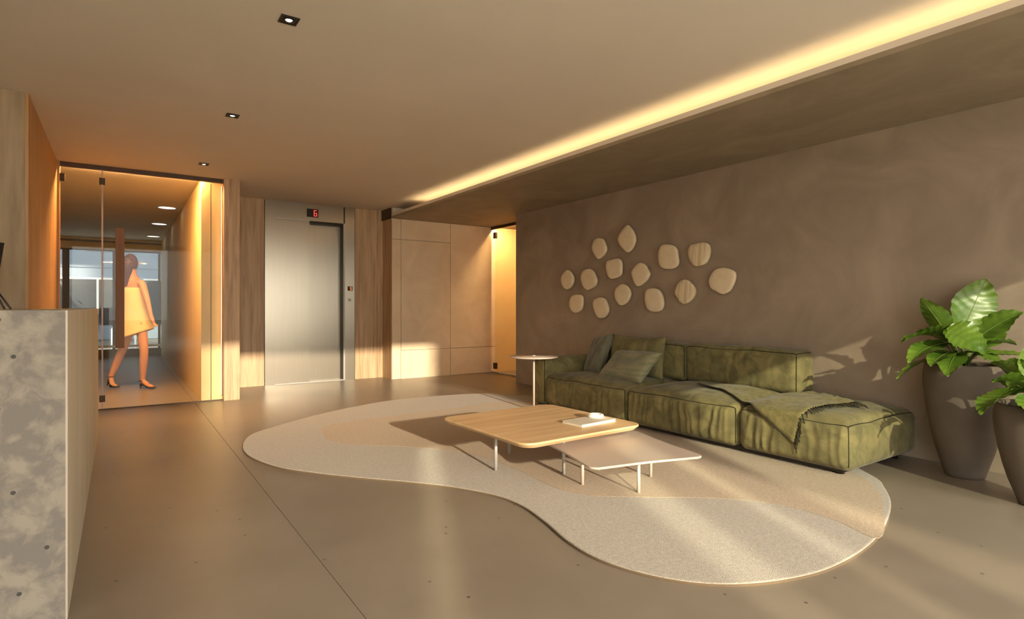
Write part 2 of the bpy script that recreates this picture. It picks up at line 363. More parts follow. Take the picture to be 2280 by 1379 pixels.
# ------------------------------------------------------------------ hall behind the glass
struct(box('wall_hall_left', M['hall_dark'], -1.5, -1.4, YG + .04, YH, 0, CEIL))
for y in (10.15, 12.2, 14.4):
    o = thing('round_downlight', (.60, y, CEIL), 'round white ceiling light in the hall behind the glass', 'ceiling light', 'round lights in a row in the hall')
    MB().lathe([(.125, CEIL), (.135, CEIL - .004), (.135, CEIL - .012), (.118, CEIL - .012), (.118, CEIL)], .60, y, 32).build('trim_ring', M['white_metal'], o)
    MB().lathe([(.001, CEIL - .008), (.117, CEIL - .008)], .60, y, 32).build('diffuser', M['panel_light'], o)
o = thing('linear_light', (.15, YG + .04, CEIL), 'amber linear lamp on the hall ceiling just behind the glass screen', 'lamp')
box('housing', M['brown_channel'], -.50, .79, YG + .045, YG + .088, CEIL - .008, CEIL, o)
v = thing('vertical_light', (1.01, YG + .05, 0), 'slim amber upright lamp on the oak pier behind the glass', 'lamp')
box('housing', M['brown_channel'], 1.012, 1.02, YG + .035, YG + .065, .05, 2.56, v)
box('diffuser', M['led_side'], 1.008, 1.012, YG + .04, YG + .06, .06, 2.55, v)
box('diffuser', M['led_orange'], -.49, .78, YG + .047, YG + .085, CEIL - .016, CEIL - .008, o)
# far glazed end
w3 = thing('window_3', (0, YH, 0), kind='structure')
box('header', M['hall_wall'], -1.5, .80, YH, YH + .1, 2.36, CEIL, w3)
box('header_line', M['bronze'], -1.5, .80, YH - .03, YH, 2.53, 2.57, w3)
box('header_line', M['bronze'], -1.5, .80, YH - .03, YH, 2.34, 2.37, w3)
box('sill', M['hall_dark'], -1.5, .80, YH, YH + .1, 0, .17, w3)
box('sill_rail', M['white_paint'], -1.5, .80, YH - .01, YH + .05, .21, .26, w3)
for x in (-1.0, -.12, .74):
    box('post', M['hall_dark'] if x < -.5 else M['bronze'], x, x + (.12 if x < -.5 else .05), YH, YH + .06, .17, 2.36, w3)
for x0, x1 in ((-1.5, -1.0), (-.88, -.12), (-.07, .74)):
    box('glass_pane', M['glass'], x0, x1, YH + .02, YH + .03, .26, 2.36, w3)

# ------------------------------------------------------------------ street beyond the hall
struct(box('floor_back_street', M['street'], -20, 20, YH + .1, 34, -.12, -.02))
struct(box('ceiling_light_block', M['facade_pale'], -12, 12, YH + .1, 27, 4.2, 4.4))  # added roof, keeps sky light off the back street so it reads darker
struct(box('wall_light_block', M['facade_pale'], 7.0, 7.2, YH + .1, 27, 0, 4.2)); struct(box('wall_light_block_left', M['facade_pale'], -12.2, -12, YH + .1, 24, 0, 3.2))  # added side walls, shut out sky light from the street ends
bd = thing('street_building', (0, 24, 0), 'pale blue-grey street building with dark shop windows seen through the hall', 'building')
box('wall', M['facade_pale'], -12, 7, 24, 24.6, 0, 4.2, bd)
for i, x in enumerate((-6.2, -3.9, -1.6, .7, 3.0)):
    o = box('shop_window', M['shop_glass'], x, x + 2.0, 23.96, 24, .5, 2.05, bd); box('frame', M['white_paint'], x, x + 2.0, 23.94, 23.97, 2.05, 2.11, o); box('mullion', M['white_paint'], x + .97, x + 1.03, 23.94, 23.97, .5, 2.05, o)
box('fascia', M['facade_pale'], -9, 7, 23.9, 24, 2.45, 2.6, bd)
o = box('sign', M['shop_glass'], -.9, .3, 23.86, 23.9, 3.0, 3.45, bd); box('sign_panel', M['sign_green'], -.5, .0, 23.84, 23.86, 3.05, 3.4, o)
vn = thing('parked_van', (-2.9, 20.6, 0), 'dark parked van with a pale roof rail seen through the hall glazing', 'van')
prof = [(-2.3, .35), (-2.3, 1.05), (-2.15, 1.85), (-1.9, 2.02), (1.0, 2.02), (1.5, 1.85), (1.95, 1.2), (2.35, 1.02), (2.45, .7), (2.4, .35)]
mb = MB(); mb.loft([[Vector((-2.9 + x, y, z)) for x, z in prof] for y in (19.75, 21.45)], smooth=False).build('body', M['van'], vn)
box('roof_rail', M['white_paint'], -4.7, -2.0, 19.8, 19.84, 2.02, 2.07, vn)
for x0, x1 in ((-4.9, -3.9), (-3.8, -2.6), (-2.5, -1.6)):
    box('side_window', M['shop_glass'], x0, x1, 19.735, 19.755, 1.2, 1.75, vn)
for x in (-4.4, -1.5):
    for y in (19.74, 21.3):
        MB().tube([(x, y, .33), (x, y + .18, .33)], .33, 24).build('wheel', M['rubber'], vn)
rl = thing('stair_railing', (.4, 18.0, 0), 'white tubular stair railing on the pavement beyond the hall', 'railing')
P0, P1, P2 = (-.15, 18, .55), (.35, 18, 1.0), (.35, 18, 0)
MB().tube([P0, P1], .025).build('top_rail', M['white_paint'], rl); MB().tube([(-.15, 18, .3), (.35, 18, .75)], .02).build('mid_rail', M['white_paint'], rl)
MB().tube([(-.15, 18, -.02), P0], .025).build('post', M['white_paint'], rl); MB().tube([(.35, 18, -.02), P1], .025).build('post', M['white_paint'], rl)

# ------------------------------------------------------------------ lift
el = thing('elevator', (2.3, YE, 0), 'brushed steel elevator with red floor display between oak panels', 'elevator')
box('left_jamb', M['steel'], 1.69, 1.82, YE, YE + .3, 0, CEIL, el)
box('head_panel', M['steel'], 1.82, 2.805, YE, YE + .3, 2.37, CEIL, el)
box('right_jamb', M['steel'], 2.825, 2.975, YE, YE + .3, 0, CEIL, el)
box('reveal', M['steel_shade'], 2.805, 2.825, YE + .012, YE + .3, 0, CEIL, el)
box('edge_trim', M['grey_metal'], 2.803, 2.826, YE - .002, YE + .012, 0, 2.37, el)
box('door_panel', M['steel'], 1.82, 2.31, YE + .02, YE + .06, .012, 2.36, el)
box('door_panel', M['steel'], 2.28, 2.805, YE + .17, YE + .2, .012, 2.36, el)
box('head_reveal', M['steel_shade'], 2.305, 2.805, YE + .004, YE + .17, 2.335, 2.37, el)
box('head_trim', M['grey_metal'], 1.82, 2.305, YE - .003, YE + .02, 2.362, 2.374, el)
box('sill', M['grey_metal'], 1.82, 2.805, YE - .01, YE + .3, 0, .012, el)
ind = box('floor_display', M['display'], 2.262, 2.425, YE - .008, YE, 2.425, 2.545, el)
box('lit_field', M['display_red'], 2.345, 2.42, YE - .0095, YE - .008, 2.43, 2.54, ind)
def seg(x, z, w_, h_, which, m, par, y):
    t = .010
    S = {'a': (0, h_, w_, h_), 'g': (0, h_ / 2, w_, h_ / 2), 'd': (0, 0, w_, 0), 'f': (0, h_ / 2, 0, h_), 'b': (w_, h_ / 2, w_, h_), 'e': (0, 0, 0, h_ / 2), 'c': (w_, 0, w_, h_ / 2)}
    mb = MB()
    for k in which:
        a, b, c, d_ = S[k]; mb.box(x + a - t / 2, x + c + t / 2, y - .002, y, z + b - t / 2, z + d_ + t / 2)
    return mb.build('digit', m, par)
seg(2.365, 2.445, .036, .08, 'afgecd', M['red'], ind, YE - .0095)
cp = box('call_display', M['display'], 2.865, 2.94, YE - .008, YE, 1.355, 1.42, el)
seg(2.905, 1.368, .018, .038, 'afgcd', M['amber'], cp, YE - .008)
MB().tube([(2.895, YE - .004, 1.215), (2.895, YE - .012, 1.215)], .024, 20).build('call_button', M['grey_metal'], el)

# ------------------------------------------------------------------ square recessed downlights
for i, y in enumerate((3.17, 5.0, 6.86)):
    x = .74
    o = thing('square_downlight', (x, y, CEIL), ('black square recessed downlight in the open middle of the ceiling', 'black square recessed downlight, middle one of the ceiling row', 'black square recessed downlight in the ceiling nearest the glass screen')[i], 'downlight', 'square downlights in a row')
    mb = MB(); a, b_ = .046, .038
    for x0, x1, y0, y1 in ((-a, a, -a, -b_), (-a, a, b_, a), (-a, -b_, -b_, b_), (b_, a, -b_, b_)):
        mb.box(x + x0, x + x1, y + y0, y + y1, CEIL - .006, CEIL)
    mb.build('frame', M['black'], o)
    box('baffle', M['black'], x - b_, x + b_, y - b_, y + b_, CEIL - .003, CEIL, o)
    MB().lathe([(.001, CEIL - .007), (.013, CEIL - .006), (.017, CEIL - .003)], x, y, 20).build('lamp', M['lamp'], o)
    MB().lathe([(.017, CEIL - .003), (.024, CEIL - .008), (.027, CEIL - .008), (.027, CEIL - .003)], x, y, 20).build('reflector_ring', M['bronze'], o)

# ------------------------------------------------------------------ reception desk and monitor
dk = thing('reception_desk', (-.7, 4.4, 0), 'tall mottled grey concrete reception desk facing the lobby', 'reception desk')
DX, D0, D1, DZ = -.15, 2.56, 6.20, 1.09
box('end_panel', M['concrete_desk'], -1.75, DX - .006, D0, D0 + .06, 0, DZ, dk)
box('front_panel', M['concrete_side'], DX - .06, DX, D0 + .006, D1, 0, DZ, dk)
box('edge_strip', M['white_metal'], DX - .008, DX - .001, D0 + .001, D0 + .007, 0, DZ, dk)
box('far_panel', M['concrete_side'], -.53, DX - .06, D1 - .06, D1, 0, DZ, dk)
box('top_slab', M['concrete_side'], -1.2, DX - .06, D0 + .06, 5.29, DZ - .05, DZ - .002, dk)
box('top_slab', M['concrete_side'], -.53, DX - .06, 5.29, D1 - .06, DZ - .05, DZ - .002, dk)
box('back_panel', M['concrete_side'], -1.2, -1.15, D0 + .06, 5.29, 0, DZ - .05, dk)
mt = DZ - .002
mn = thing('screen_on_stand', (-.78, 4.55, mt), 'black tilted screen on a wire stand on top of the reception desk', 'screen')
K = [atd(8, 543, 3.5), atd(-2, 600, 3.42)]; ux = Vector((-.86, -.5, 0)).normalized()
up = (K[0] - K[1]).normalized(); K1 = K[0] - up * .27
nn_ = ux.cross(up).normalized() * .012
q = [K[0], K1, K1 + ux * .36, K[0] + ux * .36]
MB().loft([[p - nn_ for p in q], [p + nn_ for p in q]], smooth=False).build('screen', M['screen'], mn)
F1, F2 = onz(24, 690, mt + .004), onz(11, 690, mt + .004)
F1 = atd(24, 688, 3.3); F2 = atd(10, 688, 3.3); F1.z = F2.z = mt + .005
for f, tp in ((F1, K1 + ux * .06 + up * .04), (F2, K1 + ux * .05 + up * .02), (F1 + ux * .36, K1 + ux * .30 + up * .04), (F2 + ux * .36, K1 + ux * .30 + up * .02)):
    MB().tube([f, tp], .005, 8).build('wire_leg', M['screen'], mn)

# ------------------------------------------------------------------ rug
RUGPX = [(540, 1000), (552, 975), (600, 956), (700, 928), (790, 908), (870, 894), (960, 885), (1040, 880), (1085, 879)]
RUGPX2 = [(1940, 1062), (1970, 1090), (1985, 1128), (1970, 1180), (1930, 1225), (1870, 1262), (1800, 1287), (1700, 1304), (1600, 1308), (1500, 1298), (1400, 1275), (1320, 1245), (1260, 1208), (1210, 1165), (1160, 1130), (1100, 1107), (1000, 1088), (900, 1077), (800, 1068), (700, 1057), (620, 1044), (560, 1022)]
pts = [onz(*q) for q in RUGPX] + [Vector((4.1, 5.85, 0)), Vector((4.38, 5.2, 0)), Vector((4.5, 4.2, 0)), Vector((4.52, 3.1, 0)), Vector((4.38, 2.3, 0))] + [onz(*q) for q in RUGPX2]
out = spline(pts, 6)
rg = thing('area_rug', (2.4, 3.6, 0), 'large cream kidney-shaped wool rug with a tan inlay on the concrete floor', 'rug')
cen = sum(out, Vector()) / len(out)
def shrink(o_, d_, z):
    r = []
    n = len(o_)
    for i in range(n):
        t = (o_[(i + 1) % n] - o_[i - 1]).normalized(); nrm = Vector((t.y, -t.x, 0))
        r.append(o_[i] - nrm * d_ + Vector((0, 0, z)))
    return r
area = sum(out[i].x * out[(i + 1) % len(out)].y - out[(i + 1) % len(out)].x * out[i].y for i in range(len(out)))
sg = 1 if area > 0 else -1
MB().loft([shrink(out, .010 * sg, .0), shrink(out, .001 * sg, .010), shrink(out, .005 * sg, .013), shrink(out, .012 * sg, .014)]).build('pile', M['rug'], rg)
MB().loft([shrink(out, -.001 * sg, .0003), shrink(out, -.002 * sg, .005), shrink(out, .0, .0105), shrink(out, .0015 * sg, .0107)], caps=False).build('binding', M['rug_edge'], rg)
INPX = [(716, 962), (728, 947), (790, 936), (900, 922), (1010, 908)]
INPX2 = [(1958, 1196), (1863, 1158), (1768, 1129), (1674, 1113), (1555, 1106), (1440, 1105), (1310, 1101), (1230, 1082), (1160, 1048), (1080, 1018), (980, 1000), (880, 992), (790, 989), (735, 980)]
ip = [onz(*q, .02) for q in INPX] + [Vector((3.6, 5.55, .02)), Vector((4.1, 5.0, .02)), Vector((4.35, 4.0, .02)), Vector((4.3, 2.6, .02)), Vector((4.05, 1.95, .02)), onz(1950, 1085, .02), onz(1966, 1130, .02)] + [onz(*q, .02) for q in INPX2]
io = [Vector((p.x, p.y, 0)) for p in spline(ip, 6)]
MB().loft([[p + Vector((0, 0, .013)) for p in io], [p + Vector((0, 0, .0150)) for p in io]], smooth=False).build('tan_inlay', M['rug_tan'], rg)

# ------------------------------------------------------------------ tables
def rrect(cx, cy, hx, hy, r, ang, n=8, conc=0.0):
    P = []
    for (sx, sy, a0) in ((1, 1, 0), (-1, 1, 90), (-1, -1, 180), (1, -1, 270)):
        for k in range(n + 1):
            a = math.radians(a0 + 90 * k / n); P.append(Vector((sx * (hx - r) + r * math.cos(a), sy * (hy - r) + r * math.sin(a), 0)))
        # slight inward sweep between corners
        nx = {(1, 1): (-1, 1), (-1, 1): (-1, -1), (-1, -1): (1, -1), (1, -1): (1, 1)}[(sx, sy)]
        A = P[-1].copy(); B = Vector((nx[0] * (hx - r), nx[1] * (hy - r), 0))
        B += Vector((0, sy * r, 0)) if sy == nx[1] else Vector((sx * r, 0, 0))
        for k in range(1, 6):
            t = k / 6; q = A.lerp(B, t); inward = -q.normalized() * conc * math.sin(PI * t) ; P.append(q + inward)
    R = Matrix.Rotation(ang, 3, 'Z')
    return [R @ p + Vector((cx, cy, 0)) for p in P]
def inset(P, d_, z, c):
    return [c + (p - c) * (1 - d_ / max((p - c).length, .01)) + Vector((0, 0, z)) for p in P]
RZ = .0150
t1 = thing('wooden_coffee_table', (2.39, 3.19, RZ), 'square oak coffee table with rounded corners and thin legs on the rug', 'coffee table')
P = rrect(2.405, 3.185, .50, .505, .085, math.radians(1.5)); c = Vector((2.405, 3.185, 0)); T1 = .315
MB().loft([inset(P, .03, T1 - .034, c), inset(P, .004, T1 - .014, c), inset(P, 0, T1 - .009, c), inset(P, .001, T1 - .003, c), inset(P, .005, T1, c)], smooth=False).build('tabletop', M['table_wood'], t1)
for x, y in ((2.07, 3.22), (2.38, 3.52), (2.39, 2.90), (2.70, 3.21)):
    MB().tube([(x, y, RZ), (x, y, T1 - .034)], .0115, 14).build('leg', M['grey_metal'], t1)
for a, b_ in (((2.07, 3.22), (2.70, 3.21)), ((2.38, 3.52), (2.39, 2.90))):
    MB().tube([(a[0], a[1], T1 - .04), (b_[0], b_[1], T1 - .04)], .006, 8).build('cross_bar', M['grey_metal'], t1)
t2 = thing('metal_coffee_table', (2.58, 2.60, RZ), 'low cream metal coffee table tucked under the oak table edge', 'coffee table')
T2 = .222; P = rrect(2.585, 2.615, .375, .375, .05, math.radians(-14), conc=.012); c = Vector((2.585, 2.615, 0))
MB().loft([inset(P, .006, T2 - .014, c), inset(P, 0, T2 - .010, c), inset(P, 0, T2 - .003, c), inset(P, .003, T2, c)], smooth=False).build('tabletop', M['white_metal'], t2)
LP = ((2.343, 2.663), (2.513, 2.362), (2.814, 2.541), (2.644, 2.842))
for x, y in LP: MB().tube([(x, y, RZ), (x, y, T2 - .014)], .010, 14).build('leg', M['white_metal'], t2)
for a, b_ in ((LP[0], LP[2]), (LP[1], LP[3])):
    MB().tube([(a[0], a[1], T2 - .02), (b_[0], b_[1], T2 - .02)], .005, 8).build('cross_bar', M['white_metal'], t2)
st = thing('side_table', (3.60, 4.86, RZ), 'small round cream side table on a thin pole beside the sofa arm', 'side table')
MB().lathe([(.001, .574), (.24, .574), (.254, .578), (.258, .585), (.254, .590), (.001, .592)], 3.60, 4.86, 56).build('tabletop', M['white_metal'], st)
MB().tube([(3.60, 4.86, RZ + .012), (3.60, 4.86, .575)], .011, 14).build('pole', M['white_metal'], st)
MB().lathe([(.001, RZ + .014), (.02, RZ + .014), (.15, RZ + .010), (.155, RZ + .005), (.155, RZ), (.001, RZ)], 3.60, 4.86, 40).build('foot', M['white_metal'], st)
MB().lathe([(.001, .600), (.012, .600), (.016, .596), (.018, .592)], 3.60, 4.86, 20).build('finial', M['white_metal'], st)
# book and ring dish
bk = thing('book', (2.66, 2.96, T1), 'slim pale hardback book lying on the oak coffee table', 'book')
R = Matrix.Translation((2.655, 2.95, 0)) @ Matrix.Rotation(math.radians(4), 4, 'Z')
for nm, mm, z0, z1, hx, hy in (('cover', 'paper', T1, T1 + .003, .165, .095), ('pages', 'pages', T1 + .003, T1 + .014, .160, .091), ('cover', 'paper', T1 + .014, T1 + .017, .165, .095)):
    mb = MB().box(-hx, hx, -hy, hy, z0, z1); mb.v = [R @ p for p in mb.v]; mb.build(nm, M[mm], bk)
zb = T1 + .017
rd = thing('ring_dish', (2.76, 3.0, zb), 'round white ceramic ring dish on top of the pale book', 'dish')
MB().lathe([(.001, zb + .001), (.028, zb + .001), (.030, zb + .013), (.036, zb + .020), (.048, zb + .022), (.056, zb + .016), (.058, zb + .006), (.054, zb), (.001, zb)], 2.76, 3.0, 36).build('bowl', M['ceramic'], rd)
MB().lathe([(.001, zb + .012), (.01, zb + .011), (.013, zb + .006), (.012, zb + .001)], 2.765, 3.0, 18).build('knob', M['ceramic'], rd)

# ------------------------------------------------------------------ sofa
def cushion(x0, x1, y0, y1, z0, z1, r=.05, b=(.015, .015, .02), wr=0.0, n=(16, 22, 12), seed=0.0, bottom_bulge=False, crease=None):
    cx_, cy_, cz_ = (x0 + x1) / 2, (y0 + y1) / 2, (z0 + z1) / 2; h_ = ((x1 - x0) / 2, (y1 - y0) / 2, (z1 - z0) / 2)
    idx = {}; vs = []; fs = []
    def vert(i, j, k):
        if (i, j, k) in idx: return idx[(i, j, k)]
        u = (2 * i / n[0] - 1, 2 * j / n[1] - 1, 2 * k / n[2] - 1)
        p = [u[a] * h_[a] for a in range(3)]
        q = [max(-(h_[a] - r), min(h_[a] - r, p[a])) for a in range(3)]
        d_ = [p[a] - q[a] for a in range(3)]; L_ = math.sqrt(sum(x * x for x in d_))
        if L_ > 1e-9: p = [q[a] + d_[a] * r / L_ if L_ > r * .0 else p[a] for a in range(3)]
        pr_ = [1 - u[a] ** 4 for a in range(3)]
        for a in range(3):
            if abs(u[a]) > .9999 or True:
                o1, o2 = (a + 1) % 3, (a + 2) % 3
                g_ = pr_[o1] * pr_[o2] * (u[a] ** 3)
                if a == 2 and u[a] < 0 and not bottom_bulge: g_ = 0
                p[a] += b[a] * g_
        P_ = Vector((cx_ + p[0], cy_ + p[1], cz_ + p[2]))
        if wr:
            e = 1 if k == n[2] else 0
            nv = noise.noise(Vector((P_.x * 5 + seed, P_.y * 5, P_.z * 5))) * wr
            if e: P_.z += nv
            # vertical creases on the front and end faces, stronger at the bottom and near joints
            if i == 0:
                a_ = noise.noise(Vector((seed + 3.1, P_.y * 17 + .6 * noise.noise(Vector((P_.y * 4, P_.z * 7, seed))), P_.z * 2.2)))
                g_ = .35 + .65 * max(0, noise.noise(Vector((P_.y * 2.3, seed, 1.7))) + .45)
                P_.x += wr * 1.5 * g_ * (abs(a_) * 2 - .5) * (1 - max(0, u[2]) ** 6) * (1 - abs(u[1]) ** 8)
            if j == 0:
                a_ = noise.noise(Vector((P_.x * 12, seed + 7.7, P_.z * 3.0))); P_.y += wr * .6 * a_ * (1 - abs(u[2]) ** 4)
        idx[(i, j, k)] = len(vs); vs.append(P_); return idx[(i, j, k)]
    A, B, C = n
    for i in range(A):
        for j in range(B):
            fs.append((vert(i, j, C), vert(i + 1, j, C), vert(i + 1, j + 1, C), vert(i, j + 1, C))); fs.append((vert(i, j, 0), vert(i, j + 1, 0), vert(i + 1, j + 1, 0), vert(i + 1, j, 0)))
    for i in range(A):
        for k in range(C):
            fs.append((vert(i, 0, k), vert(i + 1, 0, k), vert(i + 1, 0, k + 1), vert(i, 0, k + 1))); fs.append((vert(i, B, k), vert(i, B, k + 1), vert(i + 1, B, k + 1), vert(i + 1, B, k)))
    for j in range(B):
        for k in range(C):
            fs.append((vert(0, j, k), vert(0, j, k + 1), vert(0, j + 1, k + 1), vert(0, j + 1, k))); fs.append((vert(A, j, k), vert(A, j + 1, k), vert(A, j + 1, k + 1), vert(A, j, k + 1)))
    mb = MB().add(vs, fs, True)
    mb.front = [vs[vert(0, j, C)] for j in range(0, B + 1)]; mb.corner = [vs[vert(0, 0, k)] for k in range(1, C + 1)]
    mb.corner2 = [vs[vert(0, B, k)] for k in range(1, C + 1)]; mb.end = [vs[vert(i, 0, C)] for i in range(A + 1)]; mb.rear = [vs[vert(A, 0, k)] for k in range(1, C + 1)]
    return mb
def seam(par, pts): MB().tube(pts, .0042, 6).build('seam', M['sofa_seam'], par)
SX0, SX1, SZ = 3.81, 4.79, .372
sf = thing('modular_sofa', (4.3, 3.4, 0), 'long low olive green velvet modular sofa with an open chaise end, against the plaster wall', 'sofa')
box('plinth', M['black'], SX0 + .05, SX1 - .03, 1.86, 5.14, .030, .06, sf)
mods = ((1.79, 2.598, 40), (2.602, 3.743, 56), (3.747, 4.948, 60))
for i, (a, b_, nn) in enumerate(mods):
    cm = cushion(SX0, SX1, a, b_, .045, SZ - .012, .062, (.026, .030, .052), .013, (30, nn * 2, 16), i * 5.3)
    o = cm.build('seat_module', M['sofa'], sf)
    seam(o, cm.front); seam(o, cm.corner); seam(o, cm.corner2)
    if i == 0: seam(o, cm.end); seam(o, cm.rear)
cm = cushion(SX0 + .0, SX1, 4.952, 5.18, .045, .54, .03, (.006, .006, .012), .006, (22, 8, 16), 21)
o = cm.build('arm', M['sofa'], sf); seam(o, cm.front); seam(o, cm.corner)
for i, (a, b_) in enumerate(((2.54, 3.658), (3.662, 4.948))):
    cm = cushion(4.53, SX1, a, b_, .385, .735, .045, (.018, .014, .020), .010, (12, 60, 14), 31 + i * 4)
    o = cm.build('backrest', M['sofa'], sf); seam(o, cm.front); seam(o, cm.corner)
    if i == 0: seam(o, cm.end)
for x, y in ((3.9, 1.9), (4.68, 1.9), (3.9, 5.05), (4.68, 5.05)):
    MB().lathe([(.03, .0150 if x < 4.4 else .0), (.03, .047)], x, y, 16, True).build('foot', M['black'], sf)

def pillow(name, w_, h_, t_, mtx, m, label, cat='cushion', seed=0.0, n=22, soft=.25):
    vs = []; fs = []
    for s_ in (1, -1):
        for i in range(n + 1):
            for j in range(n + 1):
                u = 2 * i / n - 1; v = 2 * j / n - 1
                pin = 1 - .07 * (u * u * (1 - v * v) * 0 + (1 - u * u) * v * v + (1 - v * v) * u * u)
                th = t_ / 2 * (max(0, (1 - u ** 4)) * max(0, (1 - v ** 4))) ** .45
                k = noise.noise(Vector((u * 2.2 + seed, v * 2.2, s_ * .7))) * .022 * (1 - u ** 4) * (1 - v ** 4)
                vs.append(mtx @ Vector((u * w_ / 2 * pin, v * h_ / 2 * pin, s_ * (th + .002) + k)))
    q = (n + 1) ** 2
    for i in range(n):
        for j in range(n):
            a = i * (n + 1) + j; f = (a, a + n + 1, a + n + 2, a + 1); fs.append(f); fs.append(tuple(q + x for x in reversed(f)))
    bd_ = [i * (n + 1) for i in range(n + 1)] + [n * (n + 1) + j for j in range(1, n + 1)] + [i * (n + 1) + n for i in range(n - 1, -1, -1)] + [j for j in range(n - 1, 0, -1)]
    for i in range(len(bd_)):
        a, b_ = bd_[i], bd_[(i + 1) % len(bd_)]; fs.append((a, b_, b_ + q, a + q))
    loc = mtx @ Vector((0, -h_ / 2, 0))
    t_o = thing(name, loc, label, cat)
    o = MB().add(vs, fs, True).build('cover', m, t_o)
    ring = [(vs[i] + vs[i + q]) / 2 for i in bd_]
    MB().tube(ring + [ring[0]], .004, 6, False).build('piping', m, t_o); return t_o
# local axes: X along the sofa (world Y), Y up the pillow, Z its thickness facing the room (-X)
def pmat(x, y, z, lean, turn=0, roll=0):
    B = Matrix(((0, 0, -1, 0), (-1, 0, 0, 0), (0, 1, 0, 0), (0, 0, 0, 1)))
    return Matrix.Translation((x, y, z)) @ Matrix.Rotation(math.radians(turn), 4, 'Z') @ Matrix.Rotation(math.radians(lean), 4, 'Y') @ B @ Matrix.Rotation(math.radians(roll), 4, 'Z')
pillow('back_cushion', .74, .42, .17, pmat(4.425, 4.19, .595, 6), M['sofa'], 'big olive velvet back cushion propped against the sofa backrest', seed=2)
pillow('throw_pillow', .46, .46, .13, pmat(4.36, 4.70, .585, 22, -24, 8), M['pillow_dark'], 'grey-green pillow leaning in the corner by the sofa arm', seed=5)
stripe = mat('striped_linen', (120, 120, 92), (142, 136, 104), scale=7, stretch=(.6, .6, 5), rough=.9, sheen=.3, lo=.42, hi=.58, bump=.15, bscale=50)
pillow('throw_pillow', .62, .40, .14, pmat(4.19, 4.08, .515, 48, -4, 3), stripe, 'striped grey-green pillow lying back against the big olive cushion', seed=9)

# throw blanket, draped over the chaise and hanging down the front
def seat_z(x, y):
    z = SZ
    a, b_ = (1.79, 2.598) if y < 2.6 else (2.602, 3.743)
    u = 2 * (x - SX0) / (SX1 - SX0) - 1; v = 2 * (y - a) / (b_ - a) - 1
    u = max(-1, min(1, u)); v = max(-1, min(1, v))
    return z - .012 + .052 * (1 - u ** 4) * (1 - v ** 4)
EDGE = SX0 + .03
def fold(y, b_):
    """y along the sofa, b_ = distance behind (+) or below (-) the front top edge"""
    off = .014 + .012 * noise.noise(Vector((y * 7, b_ * 7, 2.2)))
    if b_ >= 0: x = EDGE + b_; return Vector((x, y, seat_z(x, y) + off + .006))
    arc = .05
    if b_ > -arc:
        t = -b_ / arc * PI / 2
        return Vector((EDGE - (.03 + .016 + off) * math.sin(t), y, seat_z(EDGE, y) + off + .006 - (.035) * (1 - math.cos(t))))
    return Vector((EDGE - .046 - off, y, seat_z(EDGE, y) + off + .006 - .035 - (-b_ - arc)))
cF, cR, cB, cL = (2.14, -.235), (1.915, .41), (2.34, .74), (3.26, .37)
bl = thing('throw_blanket', (4.1, 2.3, SZ + .02), 'olive fringed throw blanket draped over the chaise end of the sofa', 'blanket')
NB = 40; vs = []; fs = []
def bq(s, t):     # s: F->R / L->B ; t: F->L / R->B
    y = (1 - s) * (1 - t) * cF[0] + s * (1 - t) * cR[0] + s * t * cB[0] + (1 - s) * t * cL[0]
    b_ = (1 - s) * (1 - t) * cF[1] + s * (1 - t) * cR[1] + s * t * cB[1] + (1 - s) * t * cL[1]
    b_ += .05 * math.sin(PI * t) * (1 - s) + .17 * math.sin(PI * s) * (1 - t)
    return y, b_
def bpt(s, t):
    y, b_ = bq(s, t); p = fold(y, b_)
    if b_ > .02:
        p.z += .014 * max(0, math.sin(9 * s + 5 * t * t + 3 * math.sin(3 * t))) * min(1, b_ * 5) * (1 - (2 * s - 1) ** 4)
        p.z += .010 * max(0, math.sin(24 * t + 6 * s)) * math.sin(PI * s)
    return p
for i in range(NB + 1):
    for j in range(NB + 1): vs.append(bpt(i / NB, j / NB))
for i in range(NB):
    for j in range(NB): a = i * (NB + 1) + j; fs.append((a, a + 1, a + NB + 2, a + NB + 1))
o = MB().add(vs, fs, True).build('cloth', M['throw'], bl)
sm = o.modifiers.new('thickness', 'SOLIDIFY'); sm.thickness = .006; sm.offset = 0
MB().tube([bpt(0, k / 30) + Vector((-.002, 0, .003)) for k in range(31)], .004, 6).build('hem', M['fringe'], bl)
mb = MB()
for k in range(46):
    s = (k + .5) / 46; y, b_ = bq(s, 0); p = bpt(s, 0); rnd = random.uniform
    if b_ < -.02:
        q = [p, p + Vector((-.008, -.006 + rnd(-.008, .004), -.025)), p + Vector((-.006, -.014 + rnd(-.014, .008), -.062 - rnd(0, .02)))]
    else:
        q0 = fold(y - .024, b_ - .014) + Vector((0, 0, .006)); q1 = fold(y - .050 + rnd(-.012, .012), b_ - .034 + rnd(-.014, .014))
        q = [p, q0, q1]
    mb.tube(q, [.0048, .0042, .003], 5)
tag(mb.build('fringe', M['fringe'], bl), kind='stuff')
mb = MB()
for k in range(26):
    t = .05 + .9 * k / 26; y, b_ = bq(1, t); p = bpt(1, t)
    mb.tube([p, fold(y + random.uniform(-.006, .006) + .008, b_ + .020), fold(y + .012, b_ + .036)], [.0035, .003, .002], 5)
tag(mb.build('fringe', M['fringe'], bl), kind='stuff')

